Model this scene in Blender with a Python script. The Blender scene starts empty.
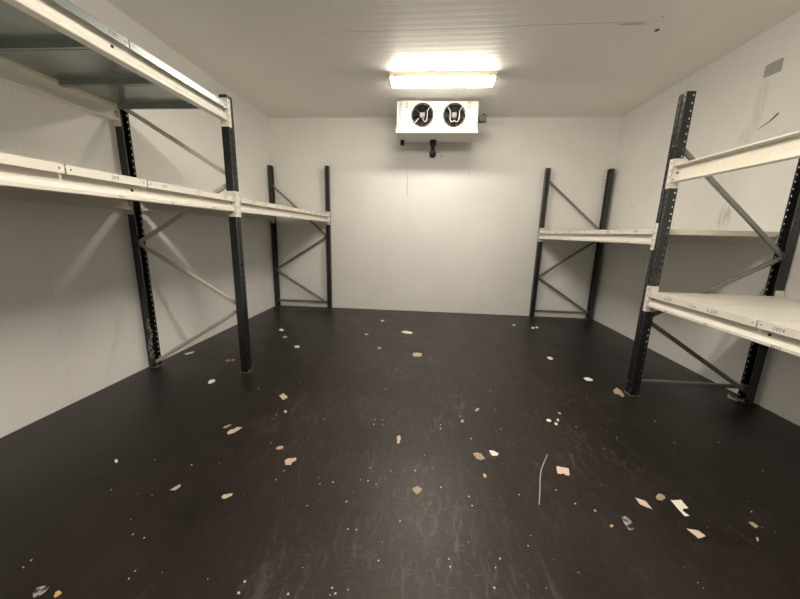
import bpy, bmesh, math, random
from mathutils import Vector, Matrix
random.seed(7)
S = bpy.context.scene
COL = S.collection
PI = math.pi

# ------------------------------------------------------------------ room size (metres)
XL, XR, YB, YF, H = -2.838, 3.040, 5.882, -1.30, 3.340

# ------------------------------------------------------------------ materials
def newmat(name):
    m = bpy.data.materials.new(name); m.use_nodes = True
    nt = m.node_tree
    return m, nt, nt.nodes['Principled BSDF']

class N:
    """small helper for building node graphs"""
    def __init__(self, nt): self.nt = nt
    def n(self, typ, **kw):
        x = self.nt.nodes.new(typ)
        for k, v in kw.items(): setattr(x, k, v)
        return x
    def l(self, a, b): self.nt.links.new(a, b)
    def put(self, v, sock):
        if isinstance(v, (int, float)): sock.default_value = v
        else: self.l(v, sock)
    def math(self, op, a, b=0.0, c=0.0, clamp=False):
        x = self.n('ShaderNodeMath', operation=op, use_clamp=clamp)
        self.put(a, x.inputs[0]); self.put(b, x.inputs[1]); self.put(c, x.inputs[2])
        return x.outputs[0]
    def pos(self):
        g = self.n('ShaderNodeNewGeometry'); s = self.n('ShaderNodeSeparateXYZ')
        self.l(g.outputs['Position'], s.inputs[0])
        return g.outputs['Position'], s.outputs[0], s.outputs[1], s.outputs[2]
    def noise(self, vec, scale, detail=4, rough=.55, stretch=None, dist=0.0):
        if stretch:
            mp = self.n('ShaderNodeMapping'); mp.inputs['Scale'].default_value = stretch[:3]
            if len(stretch) > 3: mp.inputs['Rotation'].default_value = (0, 0, stretch[3])
            self.l(vec, mp.inputs[0]); vec = mp.outputs[0]
        t = self.n('ShaderNodeTexNoise'); self.l(vec, t.inputs['Vector'])
        t.inputs['Scale'].default_value = scale; t.inputs['Detail'].default_value = detail
        t.inputs['Roughness'].default_value = rough; t.inputs['Distortion'].default_value = dist
        return t.outputs['Fac']
    def ramp(self, v, lo, hi):
        x = self.n('ShaderNodeMapRange', interpolation_type='SMOOTHSTEP')
        self.l(v, x.inputs[0]); x.inputs[1].default_value = lo; x.inputs[2].default_value = hi
        return x.outputs[0]
    def mix(self, f, a, b):
        x = self.n('ShaderNodeMix', data_type='RGBA')
        self.put(f, x.inputs[0])
        for v, i in ((a, 6), (b, 7)):
            if isinstance(v, tuple): x.inputs[i].default_value = (*v, 1)
            else: self.l(v, x.inputs[i])
        return x.outputs[2]
    def seam(self, u, start, pitch, w):
        """1 inside a thin joint every `pitch`"""
        d = self.math('PINGPONG', self.math('SUBTRACT', u, start), pitch / 2)
        return self.math('LESS_THAN', d, w)
    def bump(self, h, strength, dist, bsdf):
        b = self.n('ShaderNodeBump'); b.inputs['Strength'].default_value = strength
        b.inputs['Distance'].default_value = dist
        self.l(h, b.inputs['Height']); self.l(b.outputs[0], bsdf.inputs['Normal'])

def flat(name, col, rough=.5, metal=0.0, var=.12, scale=14, spec=.5):
    m, nt, b = newmat(name); k = N(nt)
    p = k.pos()[0]
    f = k.noise(p, scale)
    k.l(k.mix(f, tuple(c * (1 - var) for c in col), tuple(min(1, c * (1 + var)) for c in col)), b.inputs['Base Color'])
    b.inputs['Roughness'].default_value = rough; b.inputs['Metallic'].default_value = metal
    b.inputs['Specular IOR Level'].default_value = spec
    return m

WALLC = (.83, .822, .80)
def wall_mat(name, axis, start, stain=None):
    m, nt, b = newmat(name); k = N(nt)
    p, x, y, z = k.pos(); u = (x, y)[axis]
    big = k.noise(p, .9, 3); small = k.noise(p, 9, 5)
    c = k.mix(k.ramp(big, .3, .7), tuple(v * .97 for v in WALLC), tuple(min(1, v * 1.03) for v in WALLC))
    smud = k.math('MULTIPLY', k.ramp(small, .62, .8), .10)
    c = k.mix(smud, c, (.45, .42, .36))
    s = k.seam(u, start, .951, .0022)
    c = k.mix(k.math('MULTIPLY', s, .16), c, (.35, .34, .31))
    if stain:
        for (cy, cz, ry, rz, amt, colr, thr) in stain:
            dy = k.math('DIVIDE', k.math('SUBTRACT', u, cy), ry); dz = k.math('DIVIDE', k.math('SUBTRACT', z, cz), rz)
            d = k.math('ADD', k.math('MULTIPLY', dy, dy), k.math('MULTIPLY', dz, dz))
            mask = k.math('SUBTRACT', 1.0, k.ramp(d, .1, 1.0))
            nn = k.ramp(k.noise(p, 22, 5, .6, (1, 2.2, .30)), thr, thr + .18)
            c = k.mix(k.math('MULTIPLY', k.math('MULTIPLY', mask, nn), amt), c, colr)
    k.l(c, b.inputs['Base Color'])
    k.l(k.math('ADD', k.math('MULTIPLY', small, .2), .36), b.inputs['Roughness'])
    # faint micro ribs of the sandwich panels plus the joints
    rib = k.math('SINE', k.math('MULTIPLY', u, 2 * PI / .05))
    hgt = k.math('SUBTRACT', k.math('MULTIPLY', rib, .10), s)
    k.bump(hgt, .5, .0016, b)
    return m

M = {}
M['wall_back'] = wall_mat('cold_room_panel_back', 0, -.372, [(-.365, 2.22, .012, .26, .5, (.40, .37, .32), .2), (.20, 2.72, .035, .018, .7, (.40, .36, .30), .2), (.69, 2.45, .014, .12, .3, (.45, .42, .36), .3)])
M['wall_left'] = wall_mat('cold_room_panel_left', 1, 2.202)
M['wall_right'] = wall_mat('cold_room_panel_right', 1, 2.65, [
    (3.55, 2.68, .07, .27, .28, (.47, .42, .33), .32), (3.66, 1.68, .09, .16, .55, (.42, .38, .31), .38),
    (3.62, 2.43, .10, .10, .35, (.45, .40, .32), .40), (5.243, 1.911, .014, .016, .9, (.10, .09, .08), .0),
    (6.0, 2.16, .12, .05, .3, (.45, .42, .36), .45), (4.9, 2.10, .12, .10, .35, (.45, .42, .36), .5)])
# ceiling: ribs across the room, one joint with a rusty scrape
m, nt, b = newmat('cold_room_panel_ceiling'); k = N(nt); p, x, y, z = k.pos()
c = k.mix(k.ramp(k.noise(p, .8, 3), .3, .7), (.78, .77, .74), (.80, .79, .76))
yy = k.math('ADD', y, k.math('MULTIPLY', x, .021))
sm = k.math('LESS_THAN', k.math('ABSOLUTE', k.math('SUBTRACT', yy, 3.522)), .0045)
c = k.mix(k.math('MULTIPLY', k.math('MULTIPLY', sm, k.math('SUBTRACT', 1.0, k.ramp(k.math('ABSOLUTE', k.math('SUBTRACT', x, .45)), .9, 2.0))), .55), c, (.22, .20, .17))
dx = k.math('DIVIDE', k.math('SUBTRACT', x, 1.78), .17); dy = k.math('DIVIDE', k.math('SUBTRACT', y, 3.515), .022)
d = k.math('ADD', k.math('MULTIPLY', dx, dx), k.math('MULTIPLY', dy, dy))
c = k.mix(k.math('MULTIPLY', k.math('SUBTRACT', 1.0, k.ramp(d, .1, 1.0)), .55), c, (.24, .17, .12))
k.l(c, b.inputs['Base Color']); b.inputs['Roughness'].default_value = .42
rib = k.math('ABSOLUTE', k.math('SINE', k.math('MULTIPLY', yy, PI / .087)))
rib = k.math('POWER', rib, 6.0)
k.bump(k.math('SUBTRACT', k.math('MULTIPLY', rib, -.5), sm), .65, .0022, b)
M['ceiling'] = m
# floor: dark brown resin coated plywood with scuffs
m, nt, b = newmat('dark_brown_floor'); k = N(nt); p, x, y, z = k.pos()
base = k.mix(k.ramp(k.noise(p, 1.6, 5, .6), .3, .7), (.0110, .0078, .0070), (.0190, .0140, .0124))
sc1 = k.ramp(k.noise(p, 5.0, 8, .72, (2.6, .8, 1, .35), 1.6), .52, .64)
sc2 = k.ramp(k.noise(p, 6.0, 8, .75, (3.6, .7, 1, -.55), 1.2), .53, .65)
sc3 = k.ramp(k.noise(p, 9.0, 7, .75, (.8, 3.0, 1, .25), 2.2), .54, .66)
patch = k.ramp(k.noise(p, 1.1, 3), .42, .66)
sc = k.math('MAXIMUM', k.math('MAXIMUM', sc1, sc2), sc3)
lit_wear = k.math('SUBTRACT', 1.0, k.ramp(k.math('ABSOLUTE', k.math('SUBTRACT', x, .15)), .5, 1.9))      # walkway scuffs, faded sideways to paint in the shade of the corners
sc = k.math('MULTIPLY', sc, k.math('MULTIPLY', k.math('ADD', k.math('MULTIPLY', patch, .75), .25), k.math('ADD', k.math('MULTIPLY', lit_wear, .8), .2)))
c = k.mix(k.math('MULTIPLY', sc, .60), base, (.118, .098, .081))
fine = k.ramp(k.noise(p, 60, 3, .6), .66, .76)
c = k.mix(k.math('MULTIPLY', fine, .22), c, (.16, .14, .11))
k.l(c, b.inputs['Base Color'])
k.l(k.math('ADD', k.math('MULTIPLY', k.noise(p, 3.2, 5, .6), .22), .30), b.inputs['Roughness'])
b.inputs['Specular IOR Level'].default_value = .40
k.bump(k.noise(p, 24, 5, .6), .12, .003, b)
M['floor'] = m

M['white'] = flat('cream_white_enamel', (.74, .71, .64), .38, 0, .04, 6)
M['dark'] = flat('anthracite_enamel', (.012, .0135, .016), .27, 0, .25, 20, .75)
M['inside'] = flat('shaded_inside', (.006, .006, .006), .8)  # shade inside the uprights painted near-black; the enamel itself is the same
M['brace_lit'] = flat('dull_zinc_lit', (.56, .53, .46), .45, .15, .08, 30)  # same zinc as the other braces, lamplight put into the colour
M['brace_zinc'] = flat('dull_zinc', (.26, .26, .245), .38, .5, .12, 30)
M['clipgrey'] = flat('dull_clip_metal', (.30, .26, .21), .6, .1)
M['galv'] = flat('galvanised_steel', (.40, .40, .37), .38, .75, .15, 30)
M['galv_panel'] = flat('galvanised_sheet', (.36, .40, .395), .30, .80, .12, 9)
M['footp'] = flat('scraped_dirty_steel', (.20, .155, .115), .6, .2, .5, 40)
M['ink'] = flat('black_marker_ink', (.095, .085, .078), .8)
M['hole'] = flat('dark_hole', (.02, .018, .016), .8)
M['rust'] = flat('rusty_bolt', (.16, .065, .035), .7)
M['joint'] = flat('yellowed_tape', (.80, .71, .53), .75, 0, .08, 40)
M['unit'] = flat('white_lacquered_casing', (.58, .56, .51), .4, 0, .03, 6)
M['tray'] = flat('drip_tray_grey_white', (.66, .64, .60), .45, 0, .04, 6)
M['fandark'] = flat('dark_fan_plastic', (.016, .015, .016), .7)
M['fanblade'] = flat('fan_blade_black', (.018, .017, .018), .6)
M['motor'] = flat('cast_aluminium', (.17, .165, .16), .5, .2)
M['wire'] = flat('bright_wire', (.62, .60, .55), .35, .4)
M['blue'] = flat('blue_print', (.04, .06, .36), .6)
M['black'] = flat('black_rubber', (.014, .013, .014), .5)
M['copper'] = flat('grey_valve_metal', (.075, .07, .06), .5, .3)
M['housing'] = flat('lamp_housing_polyester', (.62, .56, .44), .5)
M['patch'] = flat('grey_patch_plate', (.40, .385, .345), .5)
M['W'] = flat('white_paper', (.78, .74, .66), .85, 0, .06, 60)
M['G'] = flat('greyed_paper', (.42, .40, .36), .85, 0, .15, 60)
M['T'] = flat('beige_card', (.50, .41, .29), .85, 0, .4, 95)
M['K'] = flat('pinkish_card', (.66, .53, .43), .85, 0, .08, 50)
M['D'] = flat('dirty_tan_card', (.36, .28, .18), .85, 0, .25, 60)
M['P'] = flat('pink_paper', (.52, .31, .25), .8, 0, .35, 60)
M['O'] = flat('orange_chip', (.62, .39, .16), .75, 0, .2, 60)
M['string'] = flat('pale_string', (.44, .39, .33), .8)
# white paper with a red edge
m, nt, b = newmat('red_edged_paper'); k = N(nt); p = k.pos()[0]
k.l(k.mix(k.ramp(k.noise(p, 26, 2), .5, .56), (.74, .70, .63), (.42, .12, .08)), b.inputs['Base Color']); b.inputs['Roughness'].default_value = .8
M['R'] = m
def film(name, alpha):
    m, nt, b = newmat(name); k = N(nt); p = k.pos()[0]
    b.inputs['Base Color'].default_value = (.62, .61, .57, 1); b.inputs['Roughness'].default_value = .25
    k.l(k.math('MULTIPLY', k.ramp(k.noise(p, 45, 3), .35, .7), alpha), b.inputs['Alpha'])
    return m
M['F'] = film('translucent_film', .55)
M['wrap'] = film('shrink_wrap_film', .7)
# lamp diffuser (it gives off light)
m, nt, b = newmat('lit_lamp_diffuser')
b.inputs['Base Color'].default_value = (.9, .88, .84, 1); b.inputs['Roughness'].default_value = .4
b.inputs['Emission Color'].default_value = (1.0, .915, .785, 1)
LAMP_STRENGTH = 41.0
b.inputs['Emission Strength'].default_value = LAMP_STRENGTH
M['lit'] = m
M['lit_near'] = m.copy(); M['lit_near'].name = 'lit_lamp_diffuser_near'
M['lit_near'].node_tree.nodes['Principled BSDF'].inputs['Emission Strength'].default_value = 96.0  # near lamp set brighter than the far one to even out the room
M['clear'] = flat('clear_diffuser_end', (.80, .74, .62), .3)

# ------------------------------------------------------------------ mesh helpers
class MB:
    def __init__(self): self.bm = bmesh.new(); self.mi = 0
    def _tag(self, faces):
        for f in faces: f.material_index = self.mi
    def poly(self, pts):
        f = self.bm.faces.new([self.bm.verts.new(p) for p in pts]); f.material_index = self.mi; return f
    def box(self, x0, x1, y0, y1, z0, z1, bev=0.0):
        r = bmesh.ops.create_cube(self.bm, size=1.0)
        bmesh.ops.scale(self.bm, vec=(x1 - x0, y1 - y0, z1 - z0), verts=r['verts'])
        bmesh.ops.translate(self.bm, vec=((x0 + x1) / 2, (y0 + y1) / 2, (z0 + z1) / 2), verts=r['verts'])
        fs = list({f for v in r['verts'] for f in v.link_faces})
        self._tag(fs)
        if bev:
            es = list({e for v in r['verts'] for e in v.link_edges})
            o = bmesh.ops.bevel(self.bm, geom=es, offset=bev, segments=2, affect='EDGES', profile=.5)
            self._tag(o['faces'])
        return self
    def prism(self, pts, a, bvec):
        """closed outline pts (3D) swept along bvec"""
        v0 = [self.bm.verts.new(Vector(q)) for q in pts]; v1 = [self.bm.verts.new(Vector(q) + Vector(bvec)) for q in pts]
        n = len(pts); fs = [self.bm.faces.new(v0[::-1]), self.bm.faces.new(v1)]
        for i in range(n): fs.append(self.bm.faces.new((v0[i], v0[(i + 1) % n], v1[(i + 1) % n], v1[i])))
        self._tag(fs); return self
    def tube(self, pts, r, seg=8, caps=True):
        pts = [Vector(q) for q in pts]; rings = []
        for i, q in enumerate(pts):
            d = (pts[min(i + 1, len(pts) - 1)] - pts[max(i - 1, 0)]).normalized()
            u = d.cross(Vector((0, 0, 1)));  u = u if u.length > .05 else d.cross(Vector((0, 1, 0)))
            u.normalize(); w = d.cross(u)
            rr = r[i] if isinstance(r, (list, tuple)) else r
            rings.append([self.bm.verts.new(q + (u * math.cos(2 * PI * j / seg) + w * math.sin(2 * PI * j / seg)) * rr) for j in range(seg)])
        fs = []
        for a, c in zip(rings, rings[1:]):
            for j in range(seg): fs.append(self.bm.faces.new((a[j], a[(j + 1) % seg], c[(j + 1) % seg], c[j])))
        if caps: fs += [self.bm.faces.new(rings[0][::-1]), self.bm.faces.new(rings[-1])]
        for f in fs: f.smooth = True
        self._tag(fs); return self
    def build(self, name, mats, parent=None, loc=None, norm=True):
        bm = self.bm
        if norm: bmesh.ops.recalc_face_normals(bm, faces=bm.faces[:])
        me = bpy.data.meshes.new(name)
        xs = [v.co for v in bm.verts]
        c = Vector([(min(q[i] for q in xs) + max(q[i] for q in xs)) / 2 for i in range(3)]) if loc is None else Vector(loc)
        bmesh.ops.translate(bm, vec=-c, verts=bm.verts[:])
        bm.to_mesh(me); bm.free()
        for mm in (mats if isinstance(mats, (list, tuple)) else [mats]): me.materials.append(mm)
        o = bpy.data.objects.new(name, me); COL.objects.link(o)
        place(o, c, parent)
        return o

def wloc(o):
    """location of an object whose ancestors may only be moved and turned about z"""
    m = Matrix.Identity(4); ch = []
    while o: ch.append(o); o = o.parent
    for q in reversed(ch): m = m @ (Matrix.Translation(q.location) @ q.rotation_euler.to_matrix().to_4x4())
    return m
def place(o, world, parent=None, rz=0.0):
    if parent:
        o.parent = parent; o.location = wloc(parent).inverted() @ Vector(world)
        o.rotation_euler = (0, 0, rz - wloc(parent).to_euler().z)
    else:
        o.location = world; o.rotation_euler = (0, 0, rz)
def dup(src, world, parent, rz=0.0, name=None):
    o = src.copy(); COL.objects.link(o); o.parent = None
    place(o, world, parent, rz)
    return o
def empty(name, loc):
    o = bpy.data.objects.new(name, None); COL.objects.link(o); o.location = loc; o.empty_display_size = .2
    return o
def tag(o, label, cat, group=None, kind=None):
    o['label'] = label; o['category'] = cat
    if group: o['group'] = group
    if kind: o['kind'] = kind
    return o

# ------------------------------------------------------------------ room shell
def slab(name, mat, *b):
    o = MB().box(*b).build(name, mat); o['kind'] = 'structure'; return o
T = .10
slab('floor', M['floor'], XL - T, XR + T, YF - T, YB + T, -.10, 0)
slab('ceiling', M['ceiling'], XL - T, XR + T, YF - T, YB + T, H, H + .10)
slab('wall_back', M['wall_back'], XL - T, XR + T, YB, YB + T, 0, H)
slab('wall_front', M['wall_back'], XL - T, XR + T, YF - T, YF, 0, H)
slab('wall_left', M['wall_left'], XL - T, XL, YF, YB, 0, H)
slab('wall_right', M['wall_right'], XR, XR + T, YF, YB, 0, H)
def cove(name, pts, sweep):
    o = MB().prism(pts, None, sweep).build(name, M['white']); o['kind'] = 'structure'
e = .0005; w = .018
cove('trim_1', [(XL + .02, YB - e, H - e), (XL + .02, YB - w, H - e), (XL + .02, YB - e, H - w)], (XR - XL - .04, 0, 0))

# ------------------------------------------------------------------ pallet racks
POST_W, POST_D, POST_H, PITCH = .085, .068, 2.575, .0556
def perforated_post(side_holes=(True, True)):
    """U-shaped slotted upright: slotted face at x=0 (front), open towards -x"""
    bm = bmesh.new(); n = int(POST_H / PITCH); p = PITCH
    def cell(P, z0, u0, u1, hole):
        # P(u, z) -> 3D ; a quad with an eight-sided hole (hu, hz, ru, rz)
        V = lambda u, z: bm.verts.new(P(u, z))
        zm = z0 + p / 2; um = (u0 + u1) / 2
        outer = [(u0, z0), (um, z0), (u1, z0), (u1, zm), (u1, z0 + p), (um, z0 + p), (u0, z0 + p), (u0, zm)]
        if not hole:
            bm.faces.new([V(*q) for q in outer]); return
        hu, ru, rz, taper = hole
        ang = [-3, -2, -1, 0, 1, 2, 3, 4]
        inn = []
        for a in ang:
            t = a * PI / 4; s = 1 - taper * (.5 - .5 * math.sin(t))
            inn.append((hu + ru * s * math.cos(t), zm + rz * math.sin(t)))
        for i in range(8):
            j = (i + 1) % 8
            bm.faces.new((V(*outer[i]), V(*outer[j]), V(*inn[j]), V(*inn[i])))
    h = POST_W / 2
    front = lambda u, z: (0, u, z)
    for i in range(n):
        z0 = i * p
        cell(front, z0, -h, -.010, (-.026, .0095, .0185, .40))
        cell(front, z0, .010, h, (.026, .0095, .0185, .40))
        for (a, c) in (((0, -.010), (-.009, -.006)), ((-.009, -.006), (-.009, .006)), ((-.009, .006), (0, .010))):
            zs = [z0, z0 + p / 2, z0 + p]
            bm.faces.new([bm.verts.new((a[0], a[1], z)) for z in zs] + [bm.verts.new((c[0], c[1], z)) for z in reversed(zs)])
        for s, hl in ((-1, side_holes[0]), (1, side_holes[1])):
            sd = lambda u, z, s=s: (-u, s * h, z)
            cell(sd, z0, 0, .040, None)
            cell(sd, z0, .040, POST_D, (.054, .0078, .0078, 0) if hl else None)
            zs = [z0, z0 + p / 2, z0 + p]     # inner return lips
            bm.faces.new([bm.verts.new((-POST_D, s * h, z)) for z in zs] + [bm.verts.new((-POST_D, s * (h - .012), z)) for z in reversed(zs)])
    bmesh.ops.remove_doubles(bm, verts=bm.verts[:], dist=.0004)
    bmesh.ops.recalc_face_normals(bm, faces=bm.faces[:])
    bmesh.ops.solidify(bm, geom=bm.faces[:], thickness=.0022)
    bmesh.ops.recalc_face_normals(bm, faces=bm.faces[:]); bm.normal_update()
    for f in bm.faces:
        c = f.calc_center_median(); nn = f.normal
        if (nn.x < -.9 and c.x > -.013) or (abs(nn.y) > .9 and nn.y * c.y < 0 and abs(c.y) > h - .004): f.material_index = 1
    mb = MB(); mb.bm.free(); mb.bm = bm
    return mb
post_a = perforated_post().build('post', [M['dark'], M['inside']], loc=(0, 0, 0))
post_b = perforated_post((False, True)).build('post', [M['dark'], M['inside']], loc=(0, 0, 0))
used = set()
def first_or_dup(src, world, parent, rz):
    if src.name in used: return dup(src, world, parent, rz)
    used.add(src.name); place(src, world, parent, rz); return src
mb = MB(); mb.box(-.090, .007, -.050, .050, 0, .005, .0012)
for sy in (-1, 1): mb.tube([(-.082, sy * .040, .004), (-.082, sy * .040, .013)], .006, 6)
foot = mb.build('foot_plate', M['footp'], loc=(0, 0, 0))

def brace(x0, z0, x1, z1, y, parent, mat='galv'):
    """channel section brace between two uprights of a frame"""
    a = Vector((x0, y, z0)); d = Vector((x1, y, z1)) - a; t = d.normalized(); nrm = Vector((-t.z, 0, t.x))
    hw, dp = .019, .014; sec = []
    for k_ in range(16):                                   # rounded tube section
        q = 2 * PI * k_ / 16; cq, sq = math.cos(q), math.sin(q)
        sec.append((math.copysign(abs(cq) ** .6, cq) * hw, math.copysign(abs(sq) ** .6, sq) * dp))
    mb = MB(); mb.prism([a + nrm * s + Vector((0, 1, 0)) * q for s, q in sec], None, d)
    for p_, s_ in ((a, 1), (Vector((x1, y, z1)), -1)): mb.tube([p_ + t * s_ * .02 - Vector((0, .034, 0)), p_ + t * s_ * .02 + Vector((0, .034, 0))], .006, 8)
    return mb.build('brace', M[mat], parent)

BEAM_H = .132
def beam(length, parent, world, rz0, skew, holes=(), mat='white', plain=False):
    """stepped beam along y, face at x=0, with an end connector at both ends"""
    L2 = length / 2; h = BEAM_H; e = .004; rz = rz0 + skew
    prof = [(-.004, 0), (0, .004), (0, .022), (-.003, .026), (-.026, .044), (-.032, .098), (-.032, .108), (-.004, .114), (0, .118),
            (0, h - .004), (-.004, h), (-.055, h), (-.055, .106), (-.035, .104), (-.035, .028), (-.055, .026), (-.055, 0)]
    if plain:
        prof = [(-.001, 0), (0, .007), (-.004, .009), (-.040, .013), (-.040, h - .013), (-.004, h - .009), (0, h - .007), (-.001, h), (-.055, h), (-.055, 0)]
    mb = MB(); mb.prism([(x, -L2 + e, z) for x, z in prof], None, (0, length - 2 * e, 0))
    mb.mi = 1
    for (y, z) in holes: mb.tube([(-.033, y, z), (-.0225, y, z)], .008, 10)
    o = mb.build('crossbeam', [M[mat], M['hole']], None, loc=(0, 0, 0)); place(o, world, parent, rz)
    for s in (-1, 1):
        mb = MB(); y0 = s * L2
        z0, z1 = -.045, .182
        ya, yb = sorted((y0, y0 - s * .0045)); mb.box(-.066, .0045, ya, yb, z0, z1, .0012)      # flange on the side of the upright
        ya, yb = sorted((y0 - s * .0045, y0 + s * .0405)); mb.box(.0005, .0045, ya, yb, z0, z1, .0012)   # plate on its slotted face
        for i in range(4):                                                                       # pressed hooks
            zc = z0 + .030 + i * .055; mb.mi = 2; mb.box(.004, .0060, y0 + s * .016 - .004, y0 + s * .016 + .004, zc - .009, zc + .009)
        mb.mi = 1; mb.tube([(-.034, y0 - s * .0045, .072), (-.034, y0 - s * .016, .072)], .0075, 6)
        mb.tube([(-.008, y0 - s * .004, .020), (-.008, y0 - s * .014, .020)], .005, 6)
        c = mb.build('end_connector', [M[mat], M['rust'], M['clipgrey']], None, loc=(0, 0, 0)); place(c, Vector(world), o, rz)
    return o

PAN_D = 1.077
def panel_mesh(w, mat):
    """folded steel deck panel: front lip at x=0, runs back to x=-PAN_D, centred on y"""
    mb = MB(); h = w / 2; t = .0022
    mb.box(-PAN_D, 0, -h, h, 0, t)
    mb.box(-t, 0, -h, h, -.043, t * .5)
    mb.box(-PAN_D, -PAN_D + t, -h, h, -.030, t * .5)
    for s in (-1, 1):
        ya, yb = sorted((s * h, s * (h - t))); mb.box(-PAN_D + .068, -.068, ya, yb, -.042, 0)
        ya, yb = sorted((s * h, s * (h - .016))); mb.box(-PAN_D + .068, -.068, ya, yb, -.042, -.040)
    mb.mi = 1
    for s in (-1, 1): mb.tube([(-.001, s * (h - .022), -.020), (.0008, s * (h - .022), -.020)], .0045, 8)
    o = mb.build('deck_panel', [M[mat], M['rust']], None, loc=(0, 0, 0))
    return o

def writing(txt, size, parent, world, rz, mat='ink', name='handwritten_number', slant=.12, tilt=PI / 2):
    """flat marker writing facing +x (before turning by rz)"""
    cu = bpy.data.curves.new('tmp', 'FONT'); cu.body = txt; cu.size = size; cu.shear = slant; cu.align_x = 'CENTER'; cu.align_y = 'CENTER'
    cu.extrude = .0002; cu.space_character = 1.15
    ob = bpy.data.objects.new('tmp', cu); COL.objects.link(ob)
    bpy.context.view_layer.update()
    me = bpy.data.meshes.new_from_object(ob.evaluated_get(bpy.context.evaluated_depsgraph_get()))
    bpy.data.objects.remove(ob); bpy.data.curves.remove(cu)
    R = Matrix.Rotation(PI / 2, 4, 'Z') @ Matrix.Rotation(PI / 2, 4, 'X')     # text plane -> faces +x, reads along +y
    me.transform(R); me.materials.clear(); me.materials.append(M[mat]); me.name = name
    o = bpy.data.objects.new(name, me); COL.objects.link(o); place(o, world, parent, rz)
    return o

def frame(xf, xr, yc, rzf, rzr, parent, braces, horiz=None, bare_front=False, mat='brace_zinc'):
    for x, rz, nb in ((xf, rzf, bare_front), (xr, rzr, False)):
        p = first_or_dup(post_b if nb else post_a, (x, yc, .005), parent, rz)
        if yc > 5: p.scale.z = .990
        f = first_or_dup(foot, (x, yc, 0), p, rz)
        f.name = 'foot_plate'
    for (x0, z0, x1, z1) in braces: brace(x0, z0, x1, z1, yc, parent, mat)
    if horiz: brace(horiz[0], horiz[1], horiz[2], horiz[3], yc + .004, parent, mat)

YA, YC, YN = 2.966, 5.825, .060        # frames: middle, far, near (out of the picture)
HALF = POST_W / 2
GAP = .0080
def bay(parent, y0, y1, xf, xr, rzf, rzr, zb, deck, texts=None, strip=None, rear=True, holes=(), dx=0.0):
    """beams and deck between frames centred at y0 and y1; zb = underside of the beams; dx = how far the far frame stands off line"""
    a, c = y0 + HALF, y1 - HALF; mid = (a + c) / 2; Lb = c - a; sk = -dx / (y1 - y0)
    X = lambda x, y: x + dx * (y - y0) / (y1 - y0)
    hh = [((y - mid) * (1 if rzf == 0 else -1), z) for y, z in holes]
    fb = beam(Lb, parent, (X(xf, mid), mid, zb), rzf, sk, hh, plain=not deck)
    if rear: beam(Lb, parent, (X(xr, mid), mid, zb), rzr, sk)
    sgn = 1 if rzf == 0 else -1
    if strip:
        for (y, txt, sz) in strip: writing(txt, sz, fb, (X(xf, y) + sgn * .0006, y, zb + .013), rzf + sk)
    if not deck: return fb
    n = 6; pw = (y1 - y0 - .096) / n; start = y1 - .048 - n * pw
    src = None
    for i in range(n):
        yy = start + (i + .5) * pw
        wpos = (X(xf, yy) + sgn * .0065, yy, zb + BEAM_H + .0005)
        if src is None: src = o = panel_mesh(pw - GAP, deck); place(o, wpos, parent, rzf + sk)
        else: o = dup(src, wpos, parent, rzf + sk)
        if deck == 'galv_panel': o['label'] = 'bare grey galvanised deck panel'
        if texts and i in texts:
            for (dy, txt, sz) in texts[i]: writing(txt, sz, o, (X(xf, yy + dy) + sgn * .0071, yy + dy, wpos[2] - .021), rzf + sk)
    return fb
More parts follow.
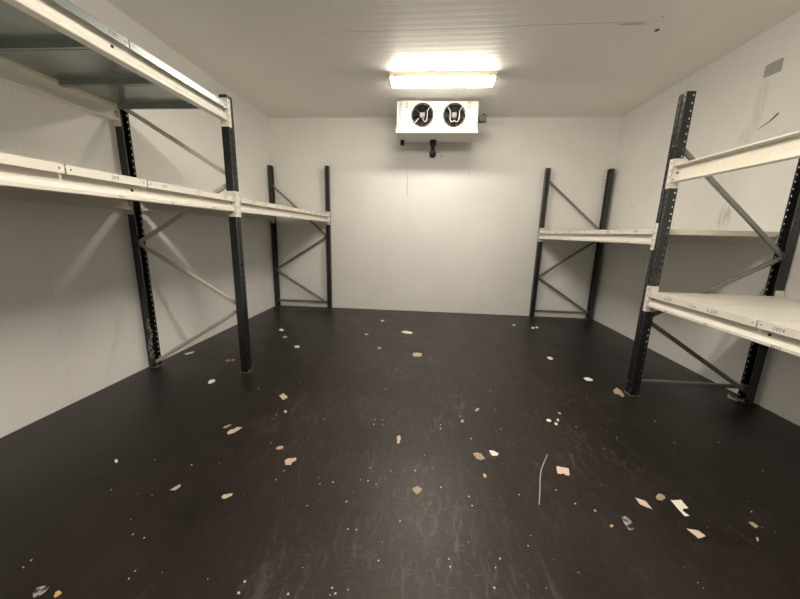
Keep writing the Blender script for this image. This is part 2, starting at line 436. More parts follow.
SCRAPS = [
    ('white_paper', 'W', 'oval white paper scrap near the far left rack foot, farthest of three in a row', [(-2.111, 4.39), (-2.091, 4.432), (-2.022, 4.38), (-2.002, 4.309), (-2.063, 4.311)]),
    ('white_paper', 'G', 'greyish paper scrap lying between an oval white scrap and a small white rectangle', [(-1.916, 4.07), (-1.899, 4.128), (-1.84, 4.082), (-1.83, 4.019), (-1.876, 4.012)]),
    ('white_paper', 'W', 'small neat white paper rectangle on the floor left of centre near the back', [(-1.616, 3.754), (-1.549, 3.773), (-1.515, 3.696), (-1.578, 3.678)]),
    ('pink_scrap', 'P', 'left pinkish scrap of a touching pair behind the left front upright', [(-2.165, 3.186), (-2.165, 3.237), (-2.122, 3.214), (-2.106, 3.166), (-2.136, 3.154)]),
    ('pink_scrap', 'P', 'right pinkish scrap of a touching pair behind the left front upright', [(-2.124, 3.213), (-2.118, 3.251), (-2.076, 3.235), (-2.056, 3.187), (-2.089, 3.175)]),
    ('white_paper', 'W', 'white torn scrap in front of the left rack between its front and rear uprights', [(-2.015, 2.674), (-2.029, 2.731), (-1.989, 2.747), (-1.953, 2.709), (-1.96, 2.661), (-1.982, 2.642)]),
    ('cardboard_scrap', 'T', 'speckled beige square of card on the floor right of the left front upright', [(-1.246, 2.52), (-1.22, 2.563), (-1.145, 2.497), (-1.169, 2.446)]),
    ('cardboard_scrap', 'T', 'tiny beige flake below the speckled beige card square', [(-1.091, 2.279), (-1.089, 2.298), (-1.065, 2.286), (-1.06, 2.26), (-1.076, 2.258)]),
    ('cardboard_scrap', 'T', 'long frayed tan cardboard shred on the dark floor in front of the left rack', [(-1.372, 1.957), (-1.369, 1.99), (-1.344, 2.011), (-1.336, 2.037), (-1.295, 2.039), (-1.298, 2.004), (-1.308, 1.964), (-1.333, 1.938), (-1.353, 1.935)]),
    ('cardboard_scrap', 'D', 'thin brownish shred just behind the long frayed tan one', [(-1.437, 2.013), (-1.427, 2.042), (-1.394, 2.062), (-1.398, 2.036), (-1.415, 2.003)]),
    ('white_paper', 'W', 'small pale scrap at the back, left of the long white sliver', [(-0.702, 5.117), (-0.676, 5.169), (-0.633, 5.129), (-0.639, 5.05), (-0.679, 5.044)]),
    ('white_paper', 'R', 'white scrap with a reddish edge at the back left of centre', [(-0.834, 4.341), (-0.815, 4.414), (-0.761, 4.376), (-0.765, 4.317), (-0.81, 4.31)]),
    ('cardboard_scrap', 'T', 'small tan crumb of card behind the centre of the floor', [(-0.562, 3.828), (-0.544, 3.877), (-0.508, 3.855), (-0.517, 3.799), (-0.543, 3.786)]),
    ('cardboard_scrap', 'P', 'dull pinkish beige flake behind the torn beige card near the lower left', [(-0.954, 1.837), (-0.944, 1.859), (-0.917, 1.87), (-0.9, 1.859), (-0.902, 1.835), (-0.931, 1.824)]),
    ('cardboard_scrap', 'T', 'torn beige cardboard piece with ragged edge, left of the floor centre', [(-0.845, 1.732), (-0.827, 1.754), (-0.779, 1.769), (-0.762, 1.739), (-0.784, 1.72), (-0.784, 1.694), (-0.82, 1.684)]),
    ('cardboard_scrap', 'T', 'curled beige scrap, nearest of the beige ones in front of the left rack', [(-1.06, 1.416), (-1.059, 1.434), (-1.033, 1.445), (-1.008, 1.451), (-1.003, 1.433), (-1.023, 1.413), (-1.042, 1.403)]),
    ('cardboard_scrap', 'T', 'upright beige sliver near the middle of the floor', [(-0.155, 2.061), (-0.136, 2.078), (-0.121, 2.036), (-0.127, 1.985), (-0.145, 1.967)]),
    ('white_paper', 'W', 'long white paper sliver on the floor towards the back wall under the cooler', [(-0.329, 4.516), (-0.291, 4.609), (-0.216, 4.608), (-0.123, 4.537), (-0.157, 4.459), (-0.245, 4.481)]),
    ('cardboard_scrap', 'T', 'beige card rectangle on the floor behind the centre', [(-0.114, 3.713), (0.005, 3.737), (0.011, 3.62), (-0.104, 3.597)]),
    ('white_paper', 'W', 'small white scrap near the back wall left of a white pair', [(1.462, 5.238), (1.508, 5.276), (1.526, 5.205), (1.489, 5.141), (1.455, 5.164)]),
    ('white_paper', 'W', 'left white scrap of the pair near the far right rack foot', [(1.727, 5.109), (1.783, 5.161), (1.788, 5.091), (1.741, 5.015), (1.713, 5.038)]),
    ('white_paper', 'W', 'right white scrap of the pair near the far right rack foot', [(1.812, 5.166), (1.855, 5.201), (1.863, 5.132), (1.815, 5.055), (1.795, 5.079)]),
    ('white_paper', 'W', 'small white paper bit right of centre between two racks, behind a white diamond', [(1.514, 3.822), (1.567, 3.846), (1.585, 3.768), (1.546, 3.724), (1.512, 3.758)]),
    ('white_paper', 'W', 'white paper diamond on the floor left of the right front upright', [(1.684, 3.264), (1.75, 3.296), (1.783, 3.236), (1.749, 3.191), (1.69, 3.195)]),
    ('cardboard_scrap', 'T', 'tan curled flake on the floor just right of centre', [(0.459, 2.476), (0.482, 2.522), (0.51, 2.529), (0.499, 2.496), (0.472, 2.459)]),
    ('cardboard_scrap', 'T', 'tiny tan chip in front of the tan curled flake', [(0.325, 2.314), (0.343, 2.337), (0.356, 2.318), (0.348, 2.293), (0.33, 2.294)]),
    ('white_paper', 'W', 'whitest and largest of a small cluster of crumbs right of centre', [(1.014, 2.418), (1.044, 2.436), (1.058, 2.405), (1.039, 2.379), (1.013, 2.386)]),
    ('white_paper', 'W', 'small white crumb at the near side of a cluster right of centre', [(1.064, 2.375), (1.084, 2.388), (1.089, 2.361), (1.071, 2.339), (1.059, 2.351)]),
    ('white_paper', 'W', 'small pale crumb at the right of a cluster right of centre', [(1.107, 2.436), (1.121, 2.448), (1.119, 2.413), (1.105, 2.397), (1.1, 2.414)]),
    ('white_paper', 'G', 'pale crumb farthest back in a cluster right of centre', [(1.152, 2.538), (1.173, 2.552), (1.18, 2.522), (1.161, 2.505), (1.148, 2.518)]),
    ('cardboard_scrap', 'D', 'tan crumpled diamond of card beside a brighter white scrap', [(0.364, 1.936), (0.396, 1.95), (0.427, 1.944), (0.449, 1.892), (0.416, 1.867), (0.383, 1.882)]),
    ('white_paper', 'W', 'bright white torn scrap right of a tan crumpled diamond', [(0.481, 1.985), (0.512, 1.984), (0.55, 1.958), (0.535, 1.931), (0.497, 1.924), (0.486, 1.95)]),
    ('cardboard_scrap', 'O', 'small orange yellow chip in front of the tan crumpled diamond', [(0.404, 1.751), (0.418, 1.761), (0.428, 1.739), (0.417, 1.719), (0.405, 1.726)]),
    ('cardboard_scrap', 'D', 'dull tan diamond of card in the lower middle of the floor', [(-0.027, 1.584), (0.002, 1.615), (0.041, 1.593), (0.026, 1.568), (0.003, 1.544)]),
    ('cardboard_scrap', 'K', 'pinkish beige card piece with a notch, right of the pale string', [(0.885, 1.878), (0.965, 1.864), (0.942, 1.795), (0.916, 1.794), (0.905, 1.812), (0.885, 1.799), (0.865, 1.806)]),
    ('white_paper', 'K', 'pale parallelogram of paper, left of the largest bent white one', [(1.237, 1.666), (1.288, 1.641), (1.287, 1.581), (1.235, 1.609)]),
    ('cardboard_scrap', 'D', 'tan crumpled ball of card between two pale papers lower right', [(1.359, 1.679), (1.403, 1.712), (1.425, 1.693), (1.411, 1.67), (1.374, 1.649), (1.353, 1.653)]),
    ('white_paper', 'W', 'largest white paper scrap with a bite torn out, lower right', [(1.426, 1.67), (1.497, 1.679), (1.495, 1.616), (1.461, 1.608), (1.444, 1.593), (1.455, 1.553), (1.423, 1.55)]),
    ('white_paper', 'K', 'pale paper parallelogram nearest the camera, lower right', [(1.374, 1.482), (1.435, 1.475), (1.448, 1.442), (1.393, 1.422)]),
    ('film_scrap', 'F', 'translucent crumpled film scrap in front of the pale parallelogram', [(1.083, 1.518), (1.109, 1.528), (1.121, 1.509), (1.123, 1.483), (1.101, 1.472), (1.079, 1.458), (1.074, 1.484)]),
    ('film_scrap', 'F', 'small whitish fold of film at the near end of the crumpled film scrap', [(1.072, 1.457), (1.092, 1.457), (1.113, 1.453), (1.096, 1.439), (1.075, 1.439)]),
    ('cardboard_scrap', 'O', 'tiny orange chip left of the crumpled film scrap', [(0.993, 1.458), (1.008, 1.466), (1.016, 1.459), (1.002, 1.447), (0.991, 1.447)]),
    ('cardboard_scrap', 'D', 'dull tan scrap alone in the dark lower right area', [(1.737, 1.553), (1.763, 1.56), (1.769, 1.53), (1.739, 1.515)]),
    ('white_paper', 'G', 'pale speck just in front of the lone dull tan scrap', [(1.691, 1.463), (1.704, 1.467), (1.693, 1.447), (1.674, 1.436)]),
    ('white_paper', 'W', 'round white chip alone on the dark left floor', [(-1.885, 1.612), (-1.891, 1.627), (-1.871, 1.624), (-1.849, 1.602), (-1.854, 1.593)]),
    ('film_scrap', 'F', 'grey translucent film leaf at the bottom left corner', [(-1.499, 0.889), (-1.51, 0.915), (-1.484, 0.927), (-1.461, 0.925), (-1.453, 0.911), (-1.461, 0.888), (-1.479, 0.876)]),
    ('cardboard_scrap', 'O', 'bright yellow tan chip beside the grey film leaf', [(-1.408, 0.891), (-1.419, 0.908), (-1.407, 0.914), (-1.388, 0.907), (-1.389, 0.896), (-1.397, 0.886)]),
    ('cardboard_scrap', 'G', 'pale grey sliver left of the curled beige scrap', [(-1.371, 1.43), (-1.358, 1.458), (-1.343, 1.484), (-1.325, 1.465), (-1.338, 1.433)]),
    ('cardboard_scrap', 'D', 'dirty tan scrap beside the foot of the right front upright', [(1.848, 3.02), (1.908, 3.069), (1.93, 3.011), (1.901, 2.9), (1.861, 2.876), (1.825, 2.938)]),
    ('white_paper', 'G', 'pale film strip at the foot of the right rear upright', [(2.921, 3.071), (2.98, 3.11), (2.934, 3.045), (2.921, 3.0), (2.924, 2.944), (2.884, 2.92), (2.862, 2.983)]),
    ('white_paper', 'W', 'white strip by the foot of the left rear upright', [(-2.748, 3.299), (-2.726, 3.366), (-2.671, 3.401), (-2.655, 3.338), (-2.698, 3.281)]),
]
STRING = [(0.871, 1.979), (0.813, 1.886), (0.775, 1.819), (0.742, 1.741), (0.721, 1.676), (0.698, 1.615), (0.674, 1.551)]
SPECKS = [(-0.326, 1.298), (-0.284, 1.3), (-0.33, 1.623), (-0.284, 1.62), (-0.233, 1.599), (-0.374, 1.459), (-0.694, 1.017), (-0.696, 0.973), (-0.497, 0.989), (-0.328, 1.03), (-0.261, 1.029), (-0.308, 1.01), (-0.94, 2.914), (0.297, 1.565), (0.306, 1.505), (0.583, 1.61), (0.144, 1.617), (0.876, 1.579), (0.364, 1.181), (0.342, 1.097), (0.053, 4.626), (-0.806, 1.644), (-0.821, 1.57), (-1.07, 2.274), (-1.12, 2.168), (-0.736, 2.207), (-1.229, 1.662), (-1.126, 2.223), (-2.204, 5.218), (-1.559, 4.624), (-0.16, 2.37), (-1.48, 2.613), (-1.149, 2.767), (-0.342, 2.248), (-0.284, 2.255), (-0.275, 2.189), (-0.34, 2.187), (-0.322, 2.752), (0.656, 2.849), (0.167, 2.241), (0.165, 2.189), (0.622, 2.237), (0.379, 2.094), (1.214, 2.339), (1.577, 3.102), (1.52, 2.817), (0.329, 2.378), (0.634, 2.513), (1.538, 2.474), (1.461, 2.237), (1.295, 2.094), (1.443, 2.206), (1.896, 2.495), (1.847, 2.218), (2.181, 2.262), (2.213, 1.978), (1.822, 1.627), (-1.645, 1.648), (-1.39, 1.631), (-1.688, 1.401), (-1.659, 1.01), (-1.657, 0.98), (-1.335, 1.167), (-1.177, 1.013), (-1.176, 0.981), (-1.267, 1.156), (0.964, 1.542), (0.808, 1.667), (0.54, 1.301), (0.393, 1.224), (0.161, 1.2), (0.163, 1.165), (-0.011, 1.732), (-0.075, 1.372), (-0.576, 1.412), (-0.485, 1.587), (-1.007, 1.889), (-0.291, 1.727), (-0.158, 1.716), (-0.154, 1.16), (-0.557, 1.568)]

LF, LR, RF, RR = -1.758, -2.825, 1.960, 3.026
# --- rack along the left wall
rack = empty('pallet_rack', (-2.29, 2.95, 0))
tag(rack, 'black rack with cream beams along the left wall, grey metal decks on its top level', 'storage rack')
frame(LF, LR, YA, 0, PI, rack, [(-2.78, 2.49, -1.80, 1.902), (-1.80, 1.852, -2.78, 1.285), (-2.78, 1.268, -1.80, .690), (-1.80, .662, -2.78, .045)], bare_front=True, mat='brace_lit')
frame(LF + .022, LR, YC, 0, PI, rack, [(-2.78, 2.205, -1.80, 1.350), (-1.80, 1.330, -2.78, .705), (-2.78, .690, -1.80, .092)], (-2.78, .117, -1.80, .121))
frame(LF, LR, YN, 0, PI, rack, [(-2.78, 2.49, -1.80, 1.902), (-1.80, 1.852, -2.78, 1.285), (-2.78, 1.268, -1.80, .690), (-1.80, .662, -2.78, .045)])
bay(rack, YN, YA, LF, LR, 0, PI, 1.588, 'white',
    {5: [(.10, '201', .026)], 4: [(-.10, '213', .026)], 3: [(.02, '209', .027)], },
    [(1.80, '2012', .018), (2.18, '216', .018), (2.62, '2210', .018)], holes=[(1.899, .06)])
bay(rack, YN, YA, LF, LR, 0, PI, 2.352, 'galv_panel', {3: [(.13, '110', .030)]}, holes=[(1.90, .06)])
bay(rack, YA, YC, LF, LR, 0, PI, 1.588, 'white',
    {0: [(.0, '217', .030)], 1: [(.05, '214', .030)], 2: [(.0, '21', .030)], 3: [(.02, '220', .030)], 4: [(.0, '212', .03)]},
    [(3.4, '218', .016), (4.2, '221', .016)], dx=.022)
# --- rack along the right wall
rack2 = empty('pallet_rack', (2.49, 2.95, 0))
tag(rack2, 'black rack with cream beams along the right wall, one bare beam carrying tape patches', 'storage rack')
frame(RF, RR, YA, PI, 0, rack2, [(2.00, 2.185, 2.985, 1.326), (2.985, 1.310, 2.00, .745), (2.00, .728, 2.985, .085)], (2.00, .131, 2.985, .133))
frame(RF - .032, RR - .032, YC, PI, 0, rack2, [(2.00, 2.334, 2.985, 1.504), (2.985, 1.46, 2.00, .735), (2.00, .722, 2.985, .082)], (2.00, .118, 2.985, .115))
frame(RF, RR, YN, PI, 0, rack2, [(2.00, 2.185, 2.985, 1.326), (2.985, 1.310, 2.00, .745), (2.00, .728, 2.985, .085)], (2.00, .131, 2.985, .133))
bay(rack2, YN, YA, RF, RR, PI, 0, .855, 'white',
    {5: [(.01, '6 227', .030)], 4: [(.07, '6 223', .030)], 3: [(.115, '2074', .028)]},
    [(2.70, '221', .018), (2.32, '201', .020), (1.86, '6212', .024)], holes=[(1.93, .062)])
tb = bay(rack2, YN, YA, RF, RR, PI, 0, 1.892, None, rear=False)
bay(rack2, YA, YC, RF, RR, PI, 0, 1.390, 'white',
    {0: [(.0, '206', .030)], 1: [(.0, '205', .030)], 2: [(.05, '21', .030)], 3: [(.0, '208', .030)], 4: [(.0, '202', .030)], 5: [(.0, '210', .03)]},
    [(3.35, '207', .018), (3.95, '206', .018), (4.6, '203', .018), (5.3, '20', .018)], dx=-.032)
# yellowed tape patches on the web of the bare beam
for (y, w, h0, h1, sk) in [(2.845, .030, .036, .080, .006), (2.695, .055, .034, .078, .010), (2.535, .040, .034, .082, .018), (2.372, .075, .034, .094, .006), (2.232, .060, .034, .074, .016), (2.085, .048, .046, .094, .020)]:
    wx = lambda z: RF + .0392
    pts = [(wx(h0), y + w / 2 - sk, 1.892 + h0), (wx(h0), y - w / 2, 1.892 + h0), (wx(h1), y - w / 2 - sk * .4, 1.892 + h1), (wx(h1), y + w / 2 - sk * .2, 1.892 + h1 - .004)]
    MB().prism(pts, None, (.0010, 0, 0)).build('tape_patch', M['joint'], tb)

# ------------------------------------------------------------------ shrink wrap left on the rear upright
def crumple(pts, nu, nv, amp):
    pass
mb = MB(); rnd = random.Random(3)
rows = []
for i in range(15):
    z = .10 + i * .030
    wv = (.050 if i < 6 else .026) * (.7 + .6 * rnd.random())
    cx = -2.752 + .014 * math.sin(i * .9) - .018 * (i < 5)
    rows.append([mb.bm.verts.new((cx + wv * (j / 4 - .5), YA - POST_W / 2 - .006 - .016 * rnd.random(), z + .012 * rnd.random())) for j in range(5)])
for a, c in zip(rows, rows[1:]):
    for j in range(4): mb.bm.faces.new((a[j], a[j + 1], c[j + 1], c[j]))
bmesh.ops.solidify(mb.bm, geom=mb.bm.faces[:], thickness=.0012)
tag(mb.build('plastic_wrap', M['wrap']), 'torn clear shrink wrap clinging to the rear left upright near the floor', 'plastic wrap')

# ------------------------------------------------------------------ evaporator cooler on the ceiling
X0, X1, Y0, Y1, Z0, Z1 = -.500, .668, 5.130, 5.580, 2.930, 3.298
cool = empty('evaporator_cooler', (.084, 5.36, 2.875))
tag(cool, 'white ceiling mounted cooler box with two dark round fans above the back wall', 'air cooler')
FAN = [(-.130, 3.116), (.330, 3.116)]; FR = .163
mb = MB()
def plate_cell(x0, x1, z0, z1, c, r, y):
    angs = [2 * PI * i / 40 for i in range(40)] + [math.atan2(zz - c[1], xx - c[0]) % (2 * PI) for xx in (x0, x1) for zz in (z0, z1)]
    angs = sorted(set(round(a, 5) for a in angs))
    o, n = [], []
    for a in angs:
        ca, sa = math.cos(a), math.sin(a); ts = []
        if ca > 1e-6: ts.append((x1 - c[0]) / ca)
        if ca < -1e-6: ts.append((x0 - c[0]) / ca)
        if sa > 1e-6: ts.append((z1 - c[1]) / sa)
        if sa < -1e-6: ts.append((z0 - c[1]) / sa)
        t = min(ts)
        o.append(mb.bm.verts.new((c[0] + t * ca, y, c[1] + t * sa))); n.append(mb.bm.verts.new((c[0] + r * ca, y, c[1] + r * sa)))
    for i in range(len(angs)):
        j = (i + 1) % len(angs); mb.bm.faces.new((o[i], o[j], n[j], n[i]))
xm = .10
plate_cell(X0, xm, Z0, Z1, FAN[0], FR, Y0); plate_cell(xm, X1, Z0, Z1, FAN[1], FR, Y0)
bmesh.ops.remove_doubles(mb.bm, verts=mb.bm.verts[:], dist=.0005)
bmesh.ops.recalc_face_normals(mb.bm, faces=mb.bm.faces[:])
bmesh.ops.solidify(mb.bm, geom=mb.bm.faces[:], thickness=.003)
mb.box(X0, X0 + .003, Y0 + .003, Y1, Z0, Z1); mb.box(X1 - .003, X1, Y0 + .003, Y1, Z0, Z1)
mb.box(X0, X1, Y0 + .003, Y1, Z1 - .003, Z1 + .001)
mb.mi = 1; mb.box(X0 + .003, X1 - .003, Y1 - .06, Y1 - .01, Z0, Z1 - .003)                 # fin block at the back
mb.mi = 2
for x in (-.36, .535):                                                                       # latch clips on the front edge
    mb.box(x - .018, x + .018, Y0 - .012, Y0, Z1 - .085, Z1 - .070); mb.box(x - .016, x + .016, Y0 - .012, Y0, Z1 - .028, Z1 - .008); mb.box(x + .008, x + .016, Y0 - .010, Y0, Z1 - .070, Z1 - .028)
for x in (-.02, .04, .10, .16, .21, .46): mb.tube([(x, Y0, Z1 - .055), (x, Y0 - .006, Z1 - .055)], .006, 6)
mb.build('casing', [M['unit'], M['galv'], M['clipgrey']], cool)
mb = MB(); q = .012
mb.prism([(X0 - q, Y0 - q, 2.878), (X0 - q, Y0 - q, 2.935), (X0 - q, Y0 - q + .004, 2.935), (X0 - q, Y0 + .006, 2.884), (X0 - q, Y1 - .006, 2.878), (X0 - q, Y1, 2.935), (X0 - q, Y1 + .004, 2.935), (X0 - q, Y1 + .004, 2.872)], None, (X1 - X0 + 2 * q, 0, 0))
for x in (X0 - q, X1 + q - .003): mb.box(x, x + .003, Y0 - q + .002, Y1, 2.876, 2.934)
mb.build('drip_tray', M['tray'], cool)
for i, (cx, cz) in enumerate(FAN):
    mb = MB(); seg = 40
    prof = [(FR, Y0 + .002), (FR + .008, Y0 - .003), (FR + .004, Y0 - .009), (FR - .001, Y0 - .004), (FR - .004, Y0 + .10)]
    ring = [[mb.bm.verts.new((cx + r * math.cos(2 * PI * j / seg), y, cz + r * math.sin(2 * PI * j / seg))) for j in range(seg)] for r, y in prof]
    for a, c in zip(ring, ring[1:]):
        for j in range(seg):
            f = mb.bm.faces.new((a[j], a[(j + 1) % seg], c[(j + 1) % seg], c[j])); f.smooth = True
            f.material_index = 1 if a is ring[3] else 0
    bk = [mb.bm.verts.new((cx + FR * math.cos(2 * PI * j / seg), Y0 + .105, cz + FR * math.sin(2 * PI * j / seg))) for j in range(seg)]
    mb.bm.faces.new(bk).material_index = 1
    fan = mb.build('fan', [M['unit'], M['fandark']], cool)
    fan['label'] = ('left' if i == 0 else 'right') + ' dark round fan of the cooler'
    mb = MB()
    for b_ in range(5):
        a0 = 2 * PI * b_ / 5 + .3 + i * .5; rows = []
        for r in (.045, .075, .105, .132, .148):
            sp = .30 + .12 * (r / .15); row = []
            for t in (-1, -.4, .3, 1):
                a = a0 + sp * t + 1.2 * (r - .045); row.append(mb.bm.verts.new((cx + r * math.cos(a), Y0 + .055 + .020 * t, cz + r * math.sin(a))))
            rows.append(row)
        for a, c in zip(rows, rows[1:]):
            for j in range(3): mb.bm.faces.new((a[j], a[j + 1], c[j + 1], c[j])).smooth = True
    bmesh.ops.solidify(mb.bm, geom=mb.bm.faces[:], thickness=.002)
    mb.build('fan_blades', M['fanblade'], fan)
    mb = MB(); ns = 20
    mb.tube([(cx, Y0 + .09, cz), (cx, Y0 + .012, cz), (cx, Y0 + .004, cz)], [.040, .040, .034], 20)
    mb.box(cx - .036, cx + .036, Y0 + .002, Y0 + .03, cz - .018, cz + .040, .006)
    mb.build('fan_motor', M['motor'], fan)
    mb = MB(); yw = Y0 - .010
    if i == 0: wires = [[(.118, .120), (.072, .055), (.070, -.050), (.056, -.084), (.034, -.088), (.018, -.066), (.018, -.045)], [(-.118, -.118), (-.05, -.045)]]
    else: wires = [[(-.112, .122), (-.060, .055), (-.058, -.050), (-.045, -.084), (-.02, -.092), (.004, -.070)], [(.118, .122), (.074, .055), (.072, -.045), (.056, -.084), (.030, -.092), (.004, -.070)]]
    for wv in wires: mb.tube([(cx + a, yw, cz + c) for a, c in wv], .0045, 8)
    for r in (.148,):
        mb.tube([(cx + r * math.cos(2 * PI * j / 40), Y0 + .004, cz + r * math.sin(2 * PI * j / 40)) for j in range(41)], .0012, 5)
    mb.build('fan_guard', M['wire'], fan)
for x in (-.36, .535):
    mb = MB(); mb.box(x - .02, x + .02, Y0 + .02, Y1 - .02, Z1 + .001, Z1 + .006); mb.box(x - .02, x - .016, Y0 + .02, Y1 - .02, Z1 + .004, H - .001)
    mb.build('hanging_bracket', M['unit'], cool)
MB().box(X0 + .02, X0 + .36, Y0 + .012, Y0 + .03, Z1 + .001, Z1 + .016, .002).build('top_rail', M['unit'], cool)
mb = MB()                                                                                   # valve on the right-hand side
mb.tube([(X1, 5.30, 3.125), (.745, 5.30, 3.125)], .018, 10); mb.box(.700, .815, 5.26, 5.34, 3.075, 3.155, .008)
mb.tube([(.775, 5.30, 3.14), (.775, 5.30, 3.185)], .014, 10); mb.tube([(.705, 5.30, 3.09), (.80, 5.30, 3.09)], .022, 12)
mb.build('valve', M['copper'], cool)
mb = MB()
mb.tube([(.045, 5.50, 2.874), (.045, 5.50, 2.80)], .052, 18); mb.tube([(.045, 5.50, 2.80), (.045, 5.51, 2.775), (.048, 5.60, 2.752), (.05, 5.76, 2.748), (.05, 5.84, 2.748)], .034, 14)
mb.tube([(.05, 5.80, 2.748), (.05, 5.8805, 2.748)], .055, 18)
mb.build('drain_pipe', M['black'], cool)
mb = MB(); mb.tube([(-.44, 5.50, 2.876), (-.44, 5.50, 2.800)], .030, 14); mb.tube([(-.44, 5.50, 2.84), (-.44, 5.50, 2.815)], .033, 14)
mb.build('drain_stub', M['black'], cool)
lg = writing('Güntner', .078, cool, (0, 0, 0), 0, 'blue', 'maker_mark', 0)
# lettering runs upwards beside the left edge of the casing, facing the room
lg.data.transform(Matrix.Rotation(PI / 2, 4, 'X')); lg.rotation_euler = (0, 0, -PI / 2); place(lg, (-.455, Y0 - .0045, 3.165), cool, -PI / 2)

# ------------------------------------------------------------------ lamp
def batten_lamp(cx, cy, label, lit='lit'):
    lamp = empty('ceiling_lamp', (cx, cy, H)); tag(lamp, label, 'lamp', None)
    LX0, LX1, LY0, LY1 = cx - .668, cx + .664, cy - .090, cy + .090
    MB().box(LX0 + .02, LX1 - .02, LY0, LY1, 3.278, H - .0005, .008).build('housing', M['housing'], lamp)
    sec = [(LY0 - .004, 3.278), (LY0 - .004, 3.268), (LY0 + .010, 3.234), (LY0 + .034, 3.228), (LY1 - .034, 3.228), (LY1 - .010, 3.234), (LY1 + .004, 3.268), (LY1 + .004, 3.278)]
    mb = MB(); mb.prism([(LX0 + .045, y, z) for y, z in sec], None, (LX1 - LX0 - .09, 0, 0)); mb.build('diffuser', M[lit], lamp)
    for s in (0, 1):
        xb = LX0 + .0445 if s == 0 else LX1 - .0445
        mb = MB(); v0 = [mb.bm.verts.new((xb, y, z)) for y, z in sec]; v1 = []
        for (y, z) in sec:
            q = (3.278 - z) / .06
            v1.append(mb.bm.verts.new(((LX0 if s == 0 else LX1) + (1 if s == 0 else -1) * .030 * q, cy + (y - cy) * (1 - .05 * q), z)))
        mb.bm.faces.new(v0); mb.bm.faces.new(v1[::-1])
        for i in range(8): mb.bm.faces.new((v0[i], v1[i], v1[(i + 1) % 8], v0[(i + 1) % 8]))
        mb.build('diffuser_end', M['clear'], lamp)
    for x in (LX0 + .10, cx, LX1 - .10):
        for y in (LY0, LY1):
            s = -1 if y == LY0 else 1
            ya, yb = sorted((y + s * .004, y + s * .011)); MB().box(x - .014, x + .014, ya, yb, 3.262, 3.300, .002).build('clip', M['galv'], lamp)
batten_lamp(.117, 4.435, 'lit long fluorescent batten lamp on the ceiling in front of the cooler')
# the room's second lamp hangs above the photographer (its light stripes and shadows show on the left wall)
batten_lamp(.117, 1.45, 'second lit batten lamp on the ceiling nearer the entrance end of the room', 'lit_near')

# ------------------------------------------------------------------ marks on the right wall
pts = [(3.578, 2.914), (3.424, 2.908), (3.424, 3.006), (3.440, 3.018), (3.570, 3.018), (3.580, 3.008)]
tag(MB().prism([(XR - .0005, y, z) for y, z in pts], None, (-.002, 0, 0)).build('wall_patch', M['patch']), 'grey rectangular patch stuck high on the right wall', 'patch')
pts = [(3.52, 2.464), (3.47, 2.486), (3.425, 2.502), (3.40, 2.522), (3.37, 2.548), (3.352, 2.556), (3.354, 2.538), (3.372, 2.524), (3.40, 2.505), (3.43, 2.492), (3.475, 2.476)]
tag(MB().prism([(XR - .0005, y, z) for y, z in pts], None, (-.0025, 0, 0)).build('wall_scrape_mark', flat('brown_torn_strip', (.16, .11, .07), .8, 0, .5, 60)), 'brown torn strip on the right wall below the grey patch', 'torn strip')
# ceiling fitting hole
tag(MB().tube([(2.059, 3.614, H + .0), (2.059, 3.614, H - .004), (2.059, 3.614, H - .006)], [.020, .020, .012], 14).build('ceiling_plug', M['rust']), 'small dark plug in the ceiling towards the right wall', 'plug')
tag(MB().tube([(1.98, 3.42, H), (1.98, 3.42, H - .003)], .010, 10).build('ceiling_plug', M['wire']), 'tiny bright screw head in the ceiling near the dark plug', 'screw')

# ------------------------------------------------------------------ litter on the floor
GROUPS = {'white_paper': ('paper', 'paper scraps on the floor'), 'cardboard_scrap': ('cardboard', 'card scraps on the floor'), 'pink_scrap': ('paper', 'pink scraps'), 'film_scrap': ('plastic film', 'film scraps on the floor')}
for si, (name, mat, lab, poly) in enumerate(SCRAPS):
    rnd = random.Random(si * 13 + 1)
    mb = MB(); cx = sum(p[0] for p in poly) / len(poly); cy = sum(p[1] for p in poly) / len(poly)
    poly = [(cx + (x - cx) * .88, cy + (y - cy) * .88) for x, y in poly]
    size = max(math.hypot(p[0] - cx, p[1] - cy) for p in poly)
    lift = min(.012, .10 * size) if mat in 'TDFPO' else min(.006, .05 * size)
    ring = []
    for i, p in enumerate(poly):                                   # torn edge: an extra point on every side
        q = poly[(i + 1) % len(poly)]; ring.append(p)
        j = .06 * rnd.uniform(-1, 1) if mat in 'TDFP' else .015 * rnd.uniform(-1, 1)
        ring.append(((p[0] + q[0]) / 2 + j * (q[1] - p[1]), (p[1] + q[1]) / 2 - j * (q[0] - p[0])))
    t = .0008 if name != 'cardboard_scrap' else .0016
    top = [mb.bm.verts.new((x, y, .0004 + t + lift * rnd.random() * .8)) for x, y in ring]
    n = len(ring)
    es = [mb.bm.edges.new((top[i], top[(i + 1) % n])) for i in range(n)]
    r = bmesh.ops.triangle_fill(mb.bm, use_beauty=True, use_dissolve=False, edges=es)
    r2 = bmesh.ops.subdivide_edges(mb.bm, edges=mb.bm.edges[:], cuts=1, use_grid_fill=True)
    for v in mb.bm.verts:
        v.co.z = max(.0004 + t, v.co.z + lift * rnd.uniform(-.5, .5))
    bmesh.ops.recalc_face_normals(mb.bm, faces=mb.bm.faces[:])
    ext = bmesh.ops.extrude_face_region(mb.bm, geom=mb.bm.faces[:])
    for v in [g for g in ext['geom'] if isinstance(g, bmesh.types.BMVert)]: v.co.z -= t
    zmin = min(v.co.z for v in mb.bm.verts)
    for v in mb.bm.verts: v.co.z -= zmin - .0002
    o = mb.build(name, M[mat])
    cat, grp = GROUPS[name]
    if name == 'pink_scrap': o.name = 'pink_scrap'
    tag(o, lab, cat, grp)
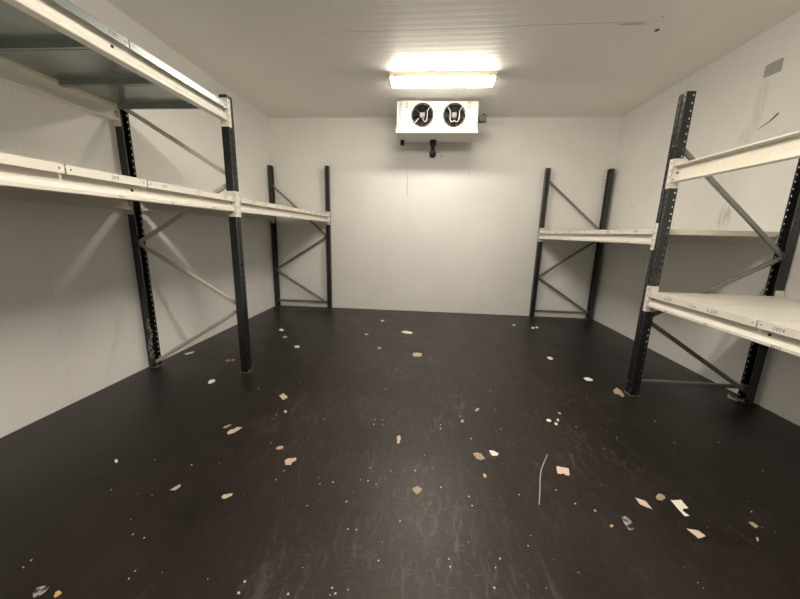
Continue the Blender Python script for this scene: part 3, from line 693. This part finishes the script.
tag(MB().tube([(x, y, .0035 + .001 * (i % 2)) for i, (x, y) in enumerate(STRING)], .0032, 6).build('string', M['string']), 'thin pale string lying in a gentle curve on the floor right of centre', 'string')
mb = MB(); rnd = random.Random(11)
def crumb(x, y, s):
    r = bmesh.ops.create_icosphere(mb.bm, subdivisions=1, radius=s)
    for v in r['verts']:
        v.co = Vector((x + v.co.x * rnd.uniform(.6, 1.3), y + v.co.y * rnd.uniform(.6, 1.3), max(0, s * .45 + v.co.z * .5)))
for (x, y) in SPECKS: crumb(x, y, rnd.uniform(.0032, .0062) * (1 + .12 * max(0, y - 1.5)))
for k_ in range(150):
    x = rnd.uniform(-1.6, 1.9); y = 1.0 + 4.2 * rnd.random() ** 1.3; crumb(x, y, rnd.uniform(.0012, .0030))
tag(mb.build('floor_crumbs', M['K']), 'tiny pale crumbs scattered all over the dark floor', 'crumbs', kind='stuff')

# ------------------------------------------------------------------ light, camera, view
wd = bpy.data.worlds.new('World'); S.world = wd; wd.use_nodes = True
wd.node_tree.nodes['Background'].inputs[0].default_value = (0, 0, 0, 1)
cam = bpy.data.cameras.new('camera'); co = bpy.data.objects.new('camera', cam); COL.objects.link(co); S.camera = co
yaw, pit, rol, f = .0753314706, .205653413, .025277095, 321.489671
F = Vector((-math.sin(yaw) * math.cos(pit), math.cos(yaw) * math.cos(pit), -math.sin(pit)))
R0 = Vector((math.cos(yaw), math.sin(yaw), 0)); U0 = R0.cross(F)
Rv = R0 * math.cos(rol) + U0 * math.sin(rol); Uv = U0 * math.cos(rol) - R0 * math.sin(rol)
mt = Matrix((Rv, Uv, -F)).transposed().to_4x4(); mt.translation = (0, 0, 1.44)
co.matrix_world = mt
cam.sensor_width = 36; cam.sensor_fit = 'HORIZONTAL'; cam.lens = f / 800 * 36; cam.clip_start = .02
S.view_settings.view_transform = 'Standard'; S.view_settings.look = 'None'
S.view_settings.exposure = 0.40; S.view_settings.gamma = 1.0
S.view_settings.use_curve_mapping = False
S.cycles.max_bounces = 16; S.cycles.diffuse_bounces = 10; S.cycles.glossy_bounces = 4
